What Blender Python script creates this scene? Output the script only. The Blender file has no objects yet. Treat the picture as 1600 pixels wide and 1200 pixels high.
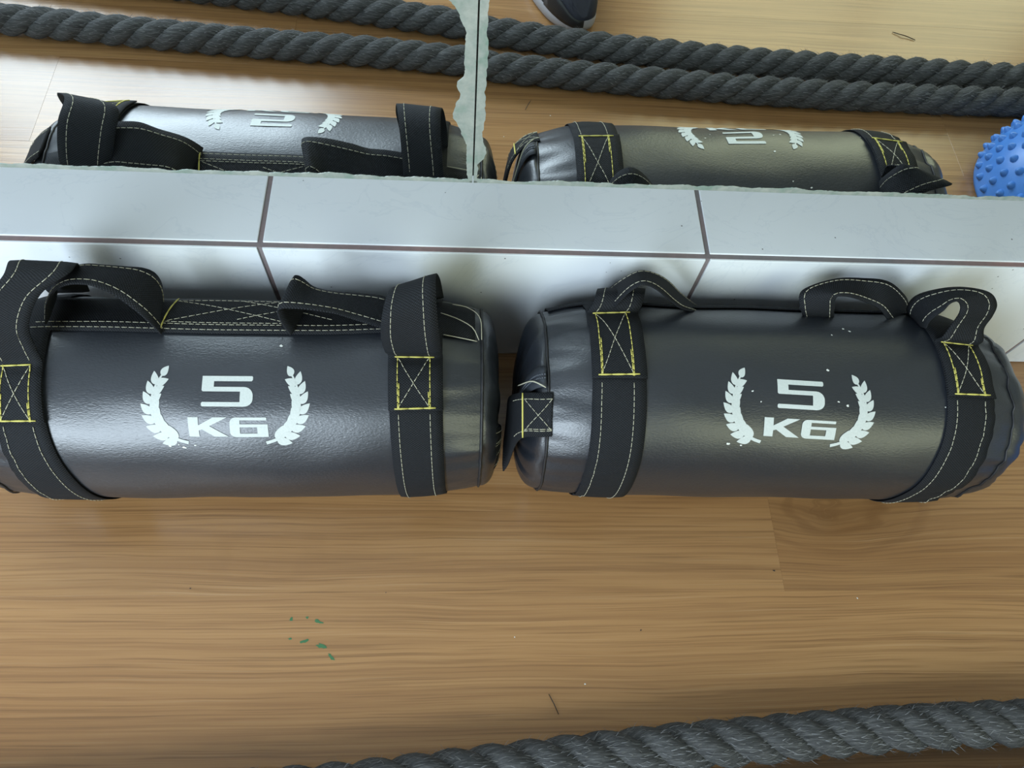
import bpy, bmesh, math, random
from math import sin, cos, pi, radians, sqrt, atan2
from mathutils import Vector, Matrix, noise as mnoise

random.seed(11)
scene = bpy.context.scene
COL = scene.collection

# ------------------------------------------------------------------ camera
cam_data = bpy.data.cameras.new('camera')
cam_data.sensor_width = 36.0
cam_data.lens = 1149.835 / 1600.0 * 36.0
cam_data.clip_start = 0.01
cam = bpy.data.objects.new('camera', cam_data)
COL.objects.link(cam)
PITCH, YAW, ROLL = 0.471966, -0.160948, 0.156803
cam.matrix_world = (Matrix.Translation((0.17611, -0.40374, 0.72217)) @ Matrix.Rotation(YAW, 4, 'Z')
                    @ Matrix.Rotation(PITCH, 4, 'X') @ Matrix.Rotation(ROLL, 4, 'Z'))
scene.camera = cam

# ------------------------------------------------------------------ world, light, exposure
world = bpy.data.worlds.new('world')
scene.world = world
world.use_nodes = True
world.node_tree.nodes['Background'].inputs[0].default_value = (0.75, 0.86, 1.0, 1)
world.node_tree.nodes['Background'].inputs[1].default_value = 0.6

# room: x -2.6..3.2, y -2.3..0.34, z 0..3.7
RX0, RX1, RY0, RY1, RZ = -2.6, 3.2, -2.3, 0.36, 3.7
WIN = [(-2.25, -0.45, 0.40, 2.85), (0.95, 2.75, 0.40, 2.75)]     # openings in wall_front (x0,x1,z0,z1)

def area(name, x, y, z, sx, sz, power, col, rot):
    l = bpy.data.lights.new(name, 'AREA')
    l.shape = 'RECTANGLE'; l.size = sx; l.size_y = sz; l.energy = power; l.color = col
    o = bpy.data.objects.new(name, l); COL.objects.link(o)
    o.location = (x, y, z); o.rotation_euler = rot
    return o
# daylight through the two windows behind the camera: the photo shows the first as the white glare on the reflected floor
# and the blue-white sheen on one bag, the second (greenery outside) as the olive sheen on the other bag
for nm, (x0, x1, z0, z1), pw, col in zip(('window_left_offscreen', 'window_right_offscreen'), WIN, (285.0, 60.0), ((0.74, 0.88, 1.0), (0.90, 0.96, 0.60))):
    area(nm, (x0+x1)/2, RY0-0.13, (z0+z1)/2, x1-x0, z1-z0, pw, col, (radians(90), 0, 0))

scene.view_settings.view_transform = 'Standard'
scene.view_settings.look = 'None'
scene.view_settings.exposure = -0.48
scene.view_settings.gamma = 1.0
scene.view_settings.use_curve_mapping = False
scene.cycles.max_bounces = 10
scene.cycles.glossy_bounces = 6
scene.cycles.sample_clamp_indirect = 6.0

# ------------------------------------------------------------------ helpers: objects
def mesh_obj(name, verts, faces, mat, parent=None, smooth=True, uvs=None):
    me = bpy.data.meshes.new(name)
    me.from_pydata([tuple(v) for v in verts], [], faces)
    if uvs:
        uvl = me.uv_layers.new(name='UVMap')
        for l in me.loops:
            uvl.data[l.index].uv = uvs[l.vertex_index]
    if smooth:
        me.polygons.foreach_set('use_smooth', [True]*len(me.polygons))
    if mat: me.materials.append(mat)
    me.update()
    o = bpy.data.objects.new(name, me)
    COL.objects.link(o)
    if parent: o.parent = parent
    return o

def bm_obj(name, bm, mat, parent=None, smooth=False):
    me = bpy.data.meshes.new(name)
    bm.to_mesh(me); bm.free()
    if smooth: me.polygons.foreach_set('use_smooth', [True]*len(me.polygons))
    if mat: me.materials.append(mat)
    o = bpy.data.objects.new(name, me); COL.objects.link(o)
    if parent: o.parent = parent
    return o

def empty(name, loc=(0, 0, 0), rot=(0, 0, 0)):
    o = bpy.data.objects.new(name, None); COL.objects.link(o)
    o.location = loc; o.rotation_euler = rot
    o.empty_display_size = 0.05
    return o

def tag(o, label=None, cat=None, group=None, kind=None):
    if label: o['label'] = label
    if cat: o['category'] = cat
    if group: o['group'] = group
    if kind: o['kind'] = kind
    return o

def add_box(bm, x0, x1, y0, y1, z0, z1):
    r = bmesh.ops.create_cube(bm, size=1.0)
    for v in r['verts']:
        v.co = Vector((x0+(v.co.x+.5)*(x1-x0), y0+(v.co.y+.5)*(y1-y0), z0+(v.co.z+.5)*(z1-z0)))
    return r['verts']

def box_mesh(name, x0, x1, y0, y1, z0, z1, bevel=0.0, seg=1):
    bm = bmesh.new(); add_box(bm, x0, x1, y0, y1, z0, z1)
    if bevel: bmesh.ops.bevel(bm, geom=bm.edges[:], offset=bevel, segments=seg, affect='EDGES', profile=.5)
    me = bpy.data.meshes.new(name); bm.to_mesh(me); bm.free()
    return me

def link_mesh(name, me, mat, parent=None, loc=(0, 0, 0)):
    if mat and not me.materials: me.materials.append(mat)
    o = bpy.data.objects.new(name, me); COL.objects.link(o)
    if parent: o.parent = parent
    o.location = loc
    return o

def catmull(P, n):
    """resample polyline P (Vectors) with a Catmull-Rom curve to n points, even in arc length"""
    P = [Vector(p) for p in P]
    if len(P) == 2:
        return [P[0].lerp(P[1], i/(n-1)) for i in range(n)]
    E = [P[0]*2-P[1]] + P + [P[-1]*2-P[-2]]
    D = []
    for i in range(1, len(E)-2):
        for k in range(12):
            t = k/12.0
            a, b, c, d = E[i-1], E[i], E[i+1], E[i+2]
            D.append(.5*((2*b)+(c-a)*t+(2*a-5*b+4*c-d)*t*t+(3*b-a-3*c+d)*t**3))
    D.append(P[-1])
    L = [0.0]
    for i in range(1, len(D)): L.append(L[-1]+(D[i]-D[i-1]).length)
    out = []; j = 0
    for i in range(n):
        s = L[-1]*i/(n-1)
        while j < len(L)-2 and L[j+1] < s: j += 1
        f = 0 if L[j+1] == L[j] else (s-L[j])/(L[j+1]-L[j])
        out.append(D[j].lerp(D[j+1], min(1, f)))
    return out

def catmull_uni(P, per):
    """Catmull-Rom, 'per' samples for every control segment (keeps pairs in step)"""
    P = [Vector(p) for p in P]
    E = [P[0]*2-P[1]] + P + [P[-1]*2-P[-2]]
    D = []
    for i in range(1, len(E)-2):
        for k in range(per):
            t = k/per
            a, b, c, d = E[i-1], E[i], E[i+1], E[i+2]
            D.append(.5*((2*b)+(c-a)*t+(2*a-5*b+4*c-d)*t*t+(3*b-a-3*c+d)*t**3))
    D.append(P[-1])
    return D

# ------------------------------------------------------------------ helpers: materials
def new_mat(name):
    m = bpy.data.materials.new(name); m.use_nodes = True
    nt = m.node_tree
    b = nt.nodes['Principled BSDF']
    return m, nt, b

class N:
    """small node-graph shorthand"""
    def __init__(s, nt): s.nt = nt
    def node(s, typ, **kw):
        n = s.nt.nodes.new(typ)
        for k, v in kw.items(): setattr(n, k, v)
        return n
    def link(s, a, b): s.nt.links.new(a, b)
    def val(s, sock, v):
        if hasattr(v, 'is_linked') or isinstance(v, bpy.types.NodeSocket): s.link(v, sock)
        else: sock.default_value = v
    def math(s, op, a, b=0.0, clamp=False):
        n = s.node('ShaderNodeMath', operation=op); n.use_clamp = clamp
        s.val(n.inputs[0], a); s.val(n.inputs[1], b); return n.outputs[0]
    def vmath(s, op, a, b=(0, 0, 0)):
        n = s.node('ShaderNodeVectorMath', operation=op)
        s.val(n.inputs[0], a); s.val(n.inputs[1], b); return n.outputs[0]
    def noise(s, vec, scale, detail=3.0, rough=.5, dist=0.0):
        n = s.node('ShaderNodeTexNoise'); s.link(vec, n.inputs['Vector'])
        n.inputs['Scale'].default_value = scale; n.inputs['Detail'].default_value = detail
        n.inputs['Roughness'].default_value = rough; n.inputs['Distortion'].default_value = dist
        return n.outputs['Fac']
    def voro(s, vec, scale, feature='F1'):
        n = s.node('ShaderNodeTexVoronoi', feature=feature); s.link(vec, n.inputs['Vector'])
        n.inputs['Scale'].default_value = scale
        return n.outputs['Distance']
    def ramp(s, fac, stops):
        n = s.node('ShaderNodeValToRGB'); s.link(fac, n.inputs[0])
        e = n.color_ramp.elements
        while len(e) < len(stops): e.new(.5)
        for el, (p, c) in zip(e, stops):
            el.position = p; el.color = c if len(c) == 4 else (*c, 1)
        return n.outputs[0]
    def mix(s, fac, a, b, blend='MIX'):
        n = s.node('ShaderNodeMix', data_type='RGBA', blend_type=blend)
        s.val(n.inputs[0], fac); s.val(n.inputs[6], a); s.val(n.inputs[7], b); return n.outputs[2]
    def bump(s, h, strength=.3, dist=.001, normal=None):
        n = s.node('ShaderNodeBump'); s.link(h, n.inputs['Height'])
        n.inputs['Strength'].default_value = strength; n.inputs['Distance'].default_value = dist
        if normal: s.link(normal, n.inputs['Normal'])
        return n.outputs[0]
    def mapping(s, vec, scale=(1, 1, 1), rot=(0, 0, 0), loc=(0, 0, 0)):
        n = s.node('ShaderNodeMapping'); s.link(vec, n.inputs[0])
        n.inputs['Scale'].default_value = scale; n.inputs['Rotation'].default_value = rot
        n.inputs['Location'].default_value = loc
        return n.outputs[0]
    def coord(s, which='Object'):
        return s.node('ShaderNodeTexCoord').outputs[which]

def plain(name, col, rough=.5, metal=0.0, spec=.5, bump=None):
    m, nt, b = new_mat(name)
    b.inputs['Base Color'].default_value = (*col, 1); b.inputs['Roughness'].default_value = rough
    b.inputs['Metallic'].default_value = metal; b.inputs['Specular IOR Level'].default_value = spec
    if bump:
        n = N(nt); h = n.noise(n.coord(), bump[0], 4); n.link(n.bump(h, bump[1], bump[2]), b.inputs['Normal'])
    return m

def mat_wood():
    m, nt, b = new_mat('oak_vinyl'); n = N(nt)
    co = n.coord('Object')
    info = n.node('ShaderNodeObjectInfo')
    rnd = info.outputs['Random']
    kn = n.node('ShaderNodeAttribute', attribute_type='OBJECT', attribute_name='knot')
    sep = n.node('ShaderNodeSeparateXYZ'); n.link(co, sep.inputs[0])
    ks = n.node('ShaderNodeSeparateXYZ'); n.link(kn.outputs['Vector'], ks.inputs[0])
    x, y = sep.outputs[0], sep.outputs[1]
    dx = n.math('SUBTRACT', x, ks.outputs[0]); dy = n.math('SUBTRACT', y, ks.outputs[1])
    wob = n.noise(n.mapping(co, (14, 40, 1)), 1.0, 2)
    d2 = n.math('ADD', n.math('POWER', n.math('ABSOLUTE', n.math('MULTIPLY', dx, 17.0)), 2.0),
                n.math('POWER', n.math('ABSOLUTE', n.math('MULTIPLY', dy, 36.0)), 2.0))
    d2 = n.math('ADD', d2, n.math('MULTIPLY', n.math('SUBTRACT', wob, .5), 1.6))
    fall = n.math('MULTIPLY', n.math('POWER', 2.718, n.math('MULTIPLY', d2, -.55)), ks.outputs[2])
    # bend the grain round the knot
    yb = n.math('ADD', y, n.math('MULTIPLY', n.math('MULTIPLY', dy, fall), -0.62))
    yb = n.math('ADD', yb, n.math('MULTIPLY', fall, 0.012))
    cmb = n.node('ShaderNodeCombineXYZ'); n.link(x, cmb.inputs[0]); n.link(yb, cmb.inputs[1])
    n.link(n.math('MULTIPLY', rnd, 37.0), cmb.inputs[2])
    v = cmb.outputs[0]
    warp = n.noise(n.mapping(v, (2.2, 7, 1)), 1.0, 3)
    vv = n.vmath('ADD', v, n.vmath('MULTIPLY', n.node('ShaderNodeCombineXYZ').outputs[0], (0, 0, 0)))
    wv = n.node('ShaderNodeCombineXYZ'); n.link(n.math('MULTIPLY', n.math('SUBTRACT', warp, .5), .022), wv.inputs[1])
    vw = n.vmath('ADD', vv, wv.outputs[0])
    broad = n.noise(n.mapping(vw, (1.3, 11, 1)), 1.0, 4, .55)
    med = n.noise(n.mapping(vw, (2.6, 95, 1)), 1.0, 4, .6)
    fine = n.noise(n.mapping(vw, (3.4, 390, 1)), 1.0, 3, .65)
    pore = n.noise(n.mapping(vw, (6, 520, 3)), 1.0, 2, .5)
    c = n.ramp(broad, [(.25, (.305, .150, .056)), (.5, (.372, .196, .078)), (.75, (.432, .242, .102))])
    c = n.mix(n.math('MULTIPLY', n.ramp(med, [(.40, (1, 1, 1)), (.56, (0, 0, 0))]), .34), c, (.225, .108, .042, 1))
    c = n.mix(n.math('MULTIPLY', n.ramp(fine, [(.40, (1, 1, 1)), (.50, (0, 0, 0))]), .40), c, (.205, .100, .040, 1))
    c = n.mix(n.math('MULTIPLY', n.ramp(fine, [(.60, (0, 0, 0)), (.72, (1, 1, 1))]), .18), c, (.60, .42, .24, 1))
    c = n.mix(n.math('MULTIPLY', n.ramp(pore, [(.58, (0, 0, 0)), (.66, (1, 1, 1))]), .38), c, (.14, .066, .026, 1))
    rg = n.math('SINE', n.math('MULTIPLY', n.math('SQRT', n.math('ABSOLUTE', d2)), 9.0))
    rgm = n.math('MULTIPLY', n.math('MULTIPLY', n.ramp(rg, [(.15, (0, 0, 0)), (.9, (1, 1, 1))]), n.ramp(fall, [(.03, (0, 0, 0)), (.4, (1, 1, 1))])), .42)
    c = n.mix(rgm, c, (.20, .095, .036, 1))
    # knot heart
    c = n.mix(n.math('MULTIPLY', n.ramp(fall, [(.2, (0, 0, 0)), (.95, (1, 1, 1))]), .38), c, (.16, .075, .026, 1))
    tone = n.math('ADD', .93, n.math('MULTIPLY', rnd, .14))
    tn = n.node('ShaderNodeCombineXYZ')
    for i in range(3): n.link(tone, tn.inputs[i])
    c = n.mix(1.0, c, tn.outputs[0], 'MULTIPLY')
    n.link(c, b.inputs['Base Color'])
    b.inputs['Specular IOR Level'].default_value = .62
    n.link(n.math('ADD', .19, n.math('MULTIPLY', fine, .10)), b.inputs['Roughness'])
    h = n.math('ADD', fine, n.math('MULTIPLY', pore, .8))
    n.link(n.bump(h, .16, .0005), b.inputs['Normal'])
    return m

def mat_tile():
    m, nt, b = new_mat('white_glazed_tile'); n = N(nt)
    co = n.vmath('ADD', n.coord('Object'), n.vmath('MULTIPLY', n.node('ShaderNodeObjectInfo').outputs['Location'], (3.1, 1, 1)))
    w = n.noise(n.mapping(co, (9, 14, 9)), 1.0, 5, .6, 1.2)
    vein = n.ramp(w, [(.485, (0, 0, 0)), (.5, (1, 1, 1)), (.515, (0, 0, 0))])
    big = n.noise(co, 5, 2)
    c = n.mix(big, (.74, .78, .80, 1), (.80, .83, .845, 1))
    c = n.mix(n.math('MULTIPLY', vein, .16), c, (.5, .56, .63, 1))
    dots = n.voro(co, 95)
    gate = n.noise(co, 21, 2)
    sp = n.math('MULTIPLY', n.math('LESS_THAN', dots, .075), n.math('GREATER_THAN', gate, .60))
    c = n.mix(n.math('MULTIPLY', sp, .85), c, (.10, .10, .10, 1))
    n.link(c, b.inputs['Base Color'])
    b.inputs['Roughness'].default_value = .16; b.inputs['Specular IOR Level'].default_value = .5
    n.link(n.bump(n.noise(co, 26, 2), .05, .002), b.inputs['Normal'])
    return m

def mat_grout():
    m, nt, b = new_mat('stained_grout'); n = N(nt); co = n.coord('Object')
    f = n.noise(n.mapping(co, (2.4, 4, 4)), 1.0, 4, .6)
    g = n.noise(co, 160, 3)
    c = n.mix(n.ramp(f, [(.42, (0, 0, 0)), (.62, (1, 1, 1))]), (.21, .195, .20, 1), (.34, .20, .185, 1))
    c = n.mix(n.math('MULTIPLY', g, .5), c, (.10, .09, .085, 1))
    n.link(c, b.inputs['Base Color']); b.inputs['Roughness'].default_value = .9
    n.link(n.bump(g, .5, .001), b.inputs['Normal'])
    return m

def mat_vinyl():
    m, nt, b = new_mat('black_leatherette'); n = N(nt); co = n.coord('Object')
    st = n.mapping(co, (420, 900, 900))
    v1 = n.voro(n.vmath('ADD', st, n.vmath('MULTIPLY', n.node('ShaderNodeTexCoord').outputs['Object'], (0, 0, 0))), 1.0)
    nz = n.noise(n.mapping(co, (260, 640, 640)), 1.0, 3, .55, .6)
    lo = n.noise(n.mapping(co, (13, 22, 22)), 1.0, 3)
    h = n.math('ADD', n.math('MULTIPLY', nz, 1.0), n.math('MULTIPLY', v1, .45))
    bp = n.bump(lo, .06, .005)
    n.link(n.bump(h, .34, .0005, bp), b.inputs['Normal'])
    c = n.mix(nz, (.009, .0112, .0155, 1), (.017, .0205, .028, 1))
    n.link(c, b.inputs['Base Color'])
    n.link(n.math('ADD', .34, n.math('MULTIPLY', nz, .08)), b.inputs['Roughness'])
    b.inputs['Specular IOR Level'].default_value = 1.0
    return m

def mat_webbing(name='black_webbing', base=(.0045, .0050, .0062), hi=(.026, .029, .034)):
    m, nt, b = new_mat(name); n = N(nt)
    uv = n.node('ShaderNodeUVMap').outputs[0]
    sep = n.node('ShaderNodeSeparateXYZ'); n.link(uv, sep.inputs[0])
    u, v = sep.outputs[0], sep.outputs[1]                # metres along / across
    P = 2*pi
    a = n.math('SINE', n.math('MULTIPLY', u, P/.0021))
    c_ = n.math('SINE', n.math('ADD', n.math('MULTIPLY', v, P/.0026), n.math('MULTIPLY', n.math('SIGN', a), 1.5708)))
    w = n.math('MULTIPLY', n.math('ABSOLUTE', a), n.math('ADD', .5, n.math('MULTIPLY', c_, .5)))
    fz = n.noise(n.coord('Object'), 900, 2)
    n.link(n.mix(n.math('MULTIPLY', w, n.math('ADD', .5, fz)), (*base, 1), (*hi, 1)), b.inputs['Base Color'])
    b.inputs['Roughness'].default_value = .75; b.inputs['Specular IOR Level'].default_value = .2
    n.link(n.bump(w, .55, .0006), b.inputs['Normal'])
    return m

def mat_rope():
    m, nt, b = new_mat('grey_rope_fibre'); n = N(nt)
    uv = n.node('ShaderNodeUVMap').outputs[0]
    sep = n.node('ShaderNodeSeparateXYZ'); n.link(uv, sep.inputs[0])
    u, v = sep.outputs[0], sep.outputs[1]
    vec = n.node('ShaderNodeCombineXYZ')
    n.link(n.math('ADD', v, n.math('MULTIPLY', u, -10.0)), vec.inputs[0]); n.link(n.math('MULTIPLY', u, 6.0), vec.inputs[1])
    yarn = n.noise(n.mapping(vec.outputs[0], (26, 9, 1)), 1.0, 3, .6)
    fib = n.noise(n.mapping(vec.outputs[0], (110, 22, 1)), 1.0, 3, .6)
    co = n.coord('Object'); lo = n.noise(co, 60, 3)
    f = n.math('ADD', n.math('MULTIPLY', yarn, .5), n.math('MULTIPLY', fib, .5))
    c = n.ramp(f, [(.30, (.022, .022, .022)), (.50, (.082, .083, .084)), (.70, (.200, .202, .204))])
    c = n.mix(n.math('MULTIPLY', lo, .45), c, (.028, .030, .034, 1))
    n.link(c, b.inputs['Base Color']); b.inputs['Roughness'].default_value = .85
    b.inputs['Specular IOR Level'].default_value = .25
    n.link(n.bump(f, 1.0, .0030), b.inputs['Normal'])
    return m

def mat_ink():
    m, nt, b = new_mat('white_screen_print'); n = N(nt); co = n.coord('Object')
    f = n.noise(co, 700, 3)
    n.link(n.mix(f, (.44, .48, .46, 1), (.56, .59, .57, 1)), b.inputs['Base Color'])
    b.inputs['Roughness'].default_value = .55
    n.link(n.bump(f, .25, .0004), b.inputs['Normal'])
    return m

def mat_corrosion():
    m, nt, b = new_mat('desilvered_glass_edge'); n = N(nt); co = n.coord('Object')
    f = n.noise(co, 55, 5, .65); g = n.noise(co, 240, 3)
    c = n.ramp(f, [(.30, (.13, .21, .165)), (.48, (.235, .265, .235)), (.66, (.33, .345, .305))])
    c = n.mix(n.math('MULTIPLY', g, .35), c, (.40, .44, .41, 1))
    n.link(c, b.inputs['Base Color']); b.inputs['Roughness'].default_value = .25
    n.link(n.bump(g, .2, .0006), b.inputs['Normal'])
    return m

M = dict(
    wood=mat_wood(), tile=mat_tile(), grout=mat_grout(), vinyl=mat_vinyl(), web=mat_webbing(), rope=mat_rope(),
    ink=mat_ink(), corr=mat_corrosion(),
    under=plain('floor_underlay', (.06, .035, .018), .9),
    plaster=plain('painted_plaster', (.36, .37, .38), .85, bump=(40, .1, .002)),
    ceil=plain('ceiling_paint', (.30, .31, .325), .9, bump=(30, .1, .002)),
    mirror=plain('mirror_silver', (.87, .90, .885), 0.0, 1.0),
    glass_edge=plain('green_glass_edge', (.16, .30, .24), .15),
    frame=plain('window_frame_paint', (.55, .55, .55), .5),
    thread=plain('cream_thread', (.46, .44, .33), .7, bump=(2200, .4, .0003)),
    thread_y=plain('yellow_thread', (.56, .50, .12), .65, bump=(2200, .4, .0003)),
    zip=plain('zip_teeth', (.10, .11, .13), .35, .3, bump=(900, .3, .0004)),
    zipweb=plain('zip_tape', (.022, .026, .034), .6, bump=(1500, .4, .0003)),
    blue=plain('blue_rubber', (.060, .205, .560), .38, bump=(220, .06, .001)),
    navy=plain('navy_mesh_fabric', (.016, .018, .030), .75, bump=(1400, .6, .0006)),
    sole=plain('pale_rubber_sole', (.40, .39, .41), .6, bump=(300, .25, .001)),
    dark=plain('dark_rubber', (.014, .014, .016), .55, bump=(500, .3, .001)),
    line=plain('grey_piping', (.22, .23, .26), .5, bump=(900, .3, .0004)),
    fuzz=plain('loose_rope_fibre', (.18, .182, .186), .8),
    twig=plain('dark_twig', (.06, .035, .02), .8, bump=(700, .4, .0005)),
    paint=plain('green_paint', (.045, .15, .058), .6, bump=(900, .3, .0003)),
    fleck=plain('white_fleck', (.65, .66, .62), .6, bump=(900, .3, .0003)),
)

# ------------------------------------------------------------------ structure: room shell
def wall(name, boxes, mat):
    bm = bmesh.new()
    for bx in boxes: add_box(bm, *bx)
    return tag(bm_obj(name, bm, mat), kind='structure')
MZ, MY = .2617, .0109                       # lower edge and face of the mirrors; the wall overhangs the tiled ledge
wall('wall_back', [(RX0, RX1, RY1, RY1+.1, 0, MZ), (RX0, RX1, MY+.0062, RY1+.1, MZ+.001, RZ)], M['plaster'])
wall('wall_left', [(RX0-.1, RX0, RY0, RY1+.1, 0, RZ)], M['plaster'])
wall('wall_right', [(RX1, RX1+.1, RY0, RY1+.1, 0, RZ)], M['plaster'])
wall('ceiling', [(RX0-.1, RX1+.1, RY0-.2, RY1+.1, RZ, RZ+.08)], M['ceil'])
(a0, a1, az0, az1), (b0, b1, bz0, bz1) = WIN
wall('wall_front', [(RX0-.1, a0, RY0-.1, RY0, 0, RZ), (a1, b0, RY0-.1, RY0, 0, RZ), (b1, RX1+.1, RY0-.1, RY0, 0, RZ),
                    (a0, a1, RY0-.1, RY0, 0, az0), (a0, a1, RY0-.1, RY0, az1, RZ),
                    (b0, b1, RY0-.1, RY0, 0, bz0), (b0, b1, RY0-.1, RY0, bz1, RZ)], M['plaster'])
for i, (x0, x1, z0, z1) in enumerate(WIN):
    bm = bmesh.new(); t = .05; y0, y1 = RY0-.08, RY0-.03
    add_box(bm, x0, x1, y0, y1, z0, z0+t); add_box(bm, x0, x1, y0, y1, z1-t, z1)
    add_box(bm, x0, x0+t, y0, y1, z0+t, z1-t); add_box(bm, x1-t, x1, y0, y1, z0+t, z1-t)
    wo = tag(bm_obj('window_%d' % (i+1), bm, M['frame']), kind='structure')
    bm = bmesh.new(); add_box(bm, (x0+x1)/2-.02, (x0+x1)/2+.02, y0, y1, z0+t, z1-t)
    bm_obj('mullion', bm, M['frame'], wo)

# ------------------------------------------------------------------ floor: underlay and vinyl planks
fl = tag(link_mesh('floor', box_mesh('floor', RX0, RX1, RY0, RY1, -.06, -.003), M['under']), kind='structure')
PW, PL = .1524, 1.2192
plank_me = box_mesh('plank', .00005, PL-.00005, .00003, PW-.00003, -.003, 0, .0001, 1)
row0 = -.2655
rows = range(-14, 3)
for r in rows:
    y = row0 + r*PW
    if y > .0 or y + PW < RY0: continue
    shift = {0: .5015, -1: .86, 1: .12, -2: 1.16, -3: 1.30}.get(r, random.uniform(0, PL))
    k0 = math.floor((RX0-shift)/PL)
    x = shift + k0*PL
    while x < RX1:
        p = link_mesh('plank', plank_me, M['wood'], fl, (x, y, 0))
        kn = (random.uniform(.1, .8), random.uniform(.03, .12), .0)
        if r == 0 and abs(x-.5015) < .01: kn = (.070, .083, 1.0)
        elif r == 0 and abs(x-.5015+PL) < .01: kn = (.7140, .037, .16)
        elif random.random() < .25: kn = (kn[0], kn[1], random.uniform(.1, .3))
        p['knot'] = kn
        x += PL
# green paint smears on the planks
def blob(name, cx, cy, rx, ry, rot, mat, parent, z=.00025, n=14, seed=0):
    rr = random.Random(seed)
    vs = [(cx, cy, z)]
    for i in range(n):
        a = 2*pi*i/n; k = rr.uniform(.45, 1.15)
        px, py = rx*k*cos(a), ry*k*sin(a)
        vs.append((cx+px*cos(rot)-py*sin(rot), cy+px*sin(rot)+py*cos(rot), z))
    fs = [(0, i+1, (i+1) % n+1) for i in range(n)]
    low = len(vs)
    vs += [(v[0], v[1], z-.0002) for v in vs[1:]]
    for i in range(n):
        j = (i+1) % n
        fs.append((i+1, low+i, low+j, j+1))
    return mesh_obj(name, vs, fs, mat, parent, False)
for i, (x, y, rx, ry, ro) in enumerate([(.0241, -.2878, .0020, .0017, 1.2), (.0386, -.2865, .0016, .0013, 0), (.0492, -.2902, .0046, .0018, -.35),
        (.0250, -.3051, .0022, .0010, 0), (.0393, -.3071, .0052, .0020, .3), (.0542, -.3121, .0056, .0020, -.35), (.0637, -.3213, .0044, .0017, -.8)]):
    blob('paint_fleck', x, y, rx, ry, ro, M['paint'], fl, seed=i)

# ------------------------------------------------------------------ tiled ledge
H = .1846
ledge = tag(link_mesh('trim_1', box_mesh('trim_1', RX0, RX1, -.0004, RY1, 0, H-.0012), M['grout']), kind='structure')
T = .404
top_me = box_mesh('tile', .0022, T-.0022, .0046, RY1-.01, H-.009, H, .0008, 2)
front_me = box_mesh('tile', .0022, T-.0022, -.0022, .0004, 0.001, H-.0014, .0006, 2)
i = int(RX0/T)
while (i+1)*T < RX1:
    link_mesh('tile', top_me, M['tile'], ledge, (i*T, 0, 0))
    link_mesh('tile', front_me, M['tile'], ledge, (i*T, 0, 0))
    i += 1

# ------------------------------------------------------------------ mirror panels leaning back on the ledge
def table(tb, x):
    if x <= tb[0][0]: return tb[0][1]
    for (x0, y0), (x1, y1) in zip(tb, tb[1:]):
        if x <= x1:
            t = (x-x0)/(x1-x0); t = t*t*(3-2*t); return y0+(y1-y0)*t
    return tb[-1][1]
def mirror_panel(label, x_seam, side, lean, edge_tab, seed):
    """side -1: panel runs to -x from the seam, +1: to +x"""
    root = empty('mirror_panel', (x_seam, MY, MZ), (-lean, 0, 0))
    W, HH, TH = 1.75, 1.75, .005
    x0, x1 = (-W, 0) if side < 0 else (0, W)
    bm = bmesh.new()
    vs = [bm.verts.new(c) for c in ((x0, 0, 0), (x1, 0, 0), (x1, 0, HH), (x0, 0, HH), (x0, TH, 0), (x1, TH, 0), (x1, TH, HH), (x0, TH, HH))]
    f = bm.faces.new([vs[k] for k in (0, 1, 2, 3)]); f.material_index = 0
    for q in ((5, 4, 7, 6), (1, 5, 6, 2), (4, 0, 3, 7), (4, 5, 1, 0), (3, 2, 6, 7)):
        g = bm.faces.new([vs[k] for k in q]); g.material_index = 1
    bm.normal_update()
    o = bm_obj('mirror_glass', bm, M['mirror'], root); o.data.materials.append(M['glass_edge'])
    def strip(name, along, wfun, n):
        # irregular desilvered band along an edge; along(s) -> base point and inward direction
        vs, fs = [], []
        for k in range(n+1):
            s = k/n
            b, inward = along(s); w = wfun(s)
            for (dd, yy) in ((0, -.0004), (w*.55, -.0004), (w, -.0003), (w, .0002)):
                vs.append((b[0]+inward[0]*dd, yy, b[1]+inward[1]*dd))
        for k in range(n):
            for j in range(3):
                a = k*4+j; fs.append((a, a+4, a+5, a+1))
        return mesh_obj(name, vs, fs, M['corr'], root, False)
    def wob(mm, f, sd): return mnoise.noise(Vector((mm*f, sd*3.7, .3)))
    def wb(s):
        xx = s*W*1000
        return max(.0014, .0040 + .0024*wob(xx, .028, seed) + .0016*wob(xx, .11, seed+1) + .0006*wob(xx, .6, seed))
    strip('corroded_edge', lambda s: ((x1 - s*W if side < 0 else s*W, 0), (0, 1)), wb, 1100)
    def wsd(s):
        zz = s*HH*1000
        w = table(edge_tab, zz) if zz < 161 else edge_tab[-1][1]*(1+.5*wob(zz, .03, seed+5))
        return max(.0012, w + .0007*wob(zz, .30, seed+7) + .0009*wob(zz, .12, seed+8) + .0004*wob(zz, 1.1, seed+9))
    strip('corroded_edge', lambda s: ((0, s*HH), (side, 0)), wsd, 1400)
    tag(root, label, 'mirror', 'mirror panels above the tiled ledge')
    return root
mirror_panel('frameless mirror panel above the ledge with a wide corroded strip beside the seam', .1852, -1, -.0021,
             [(0, .0040), (20, .0045), (41, .0052), (55, .0096), (70, .0158), (88, .0108), (99, .0128), (106, .0078), (140, .0072), (152, .0113), (161, .0160)], 3)
mirror_panel('frameless mirror panel above the ledge that reflects the blue spiky dome and the shoe', .1864, 1, .0010,
             [(0, .0050), (6, .0028), (20, .0026), (28, .0075), (38, .0088), (50, .0052), (70, .0070), (90, .0058), (120, .0066), (140, .0056), (161, .0056)], 8)

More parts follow.
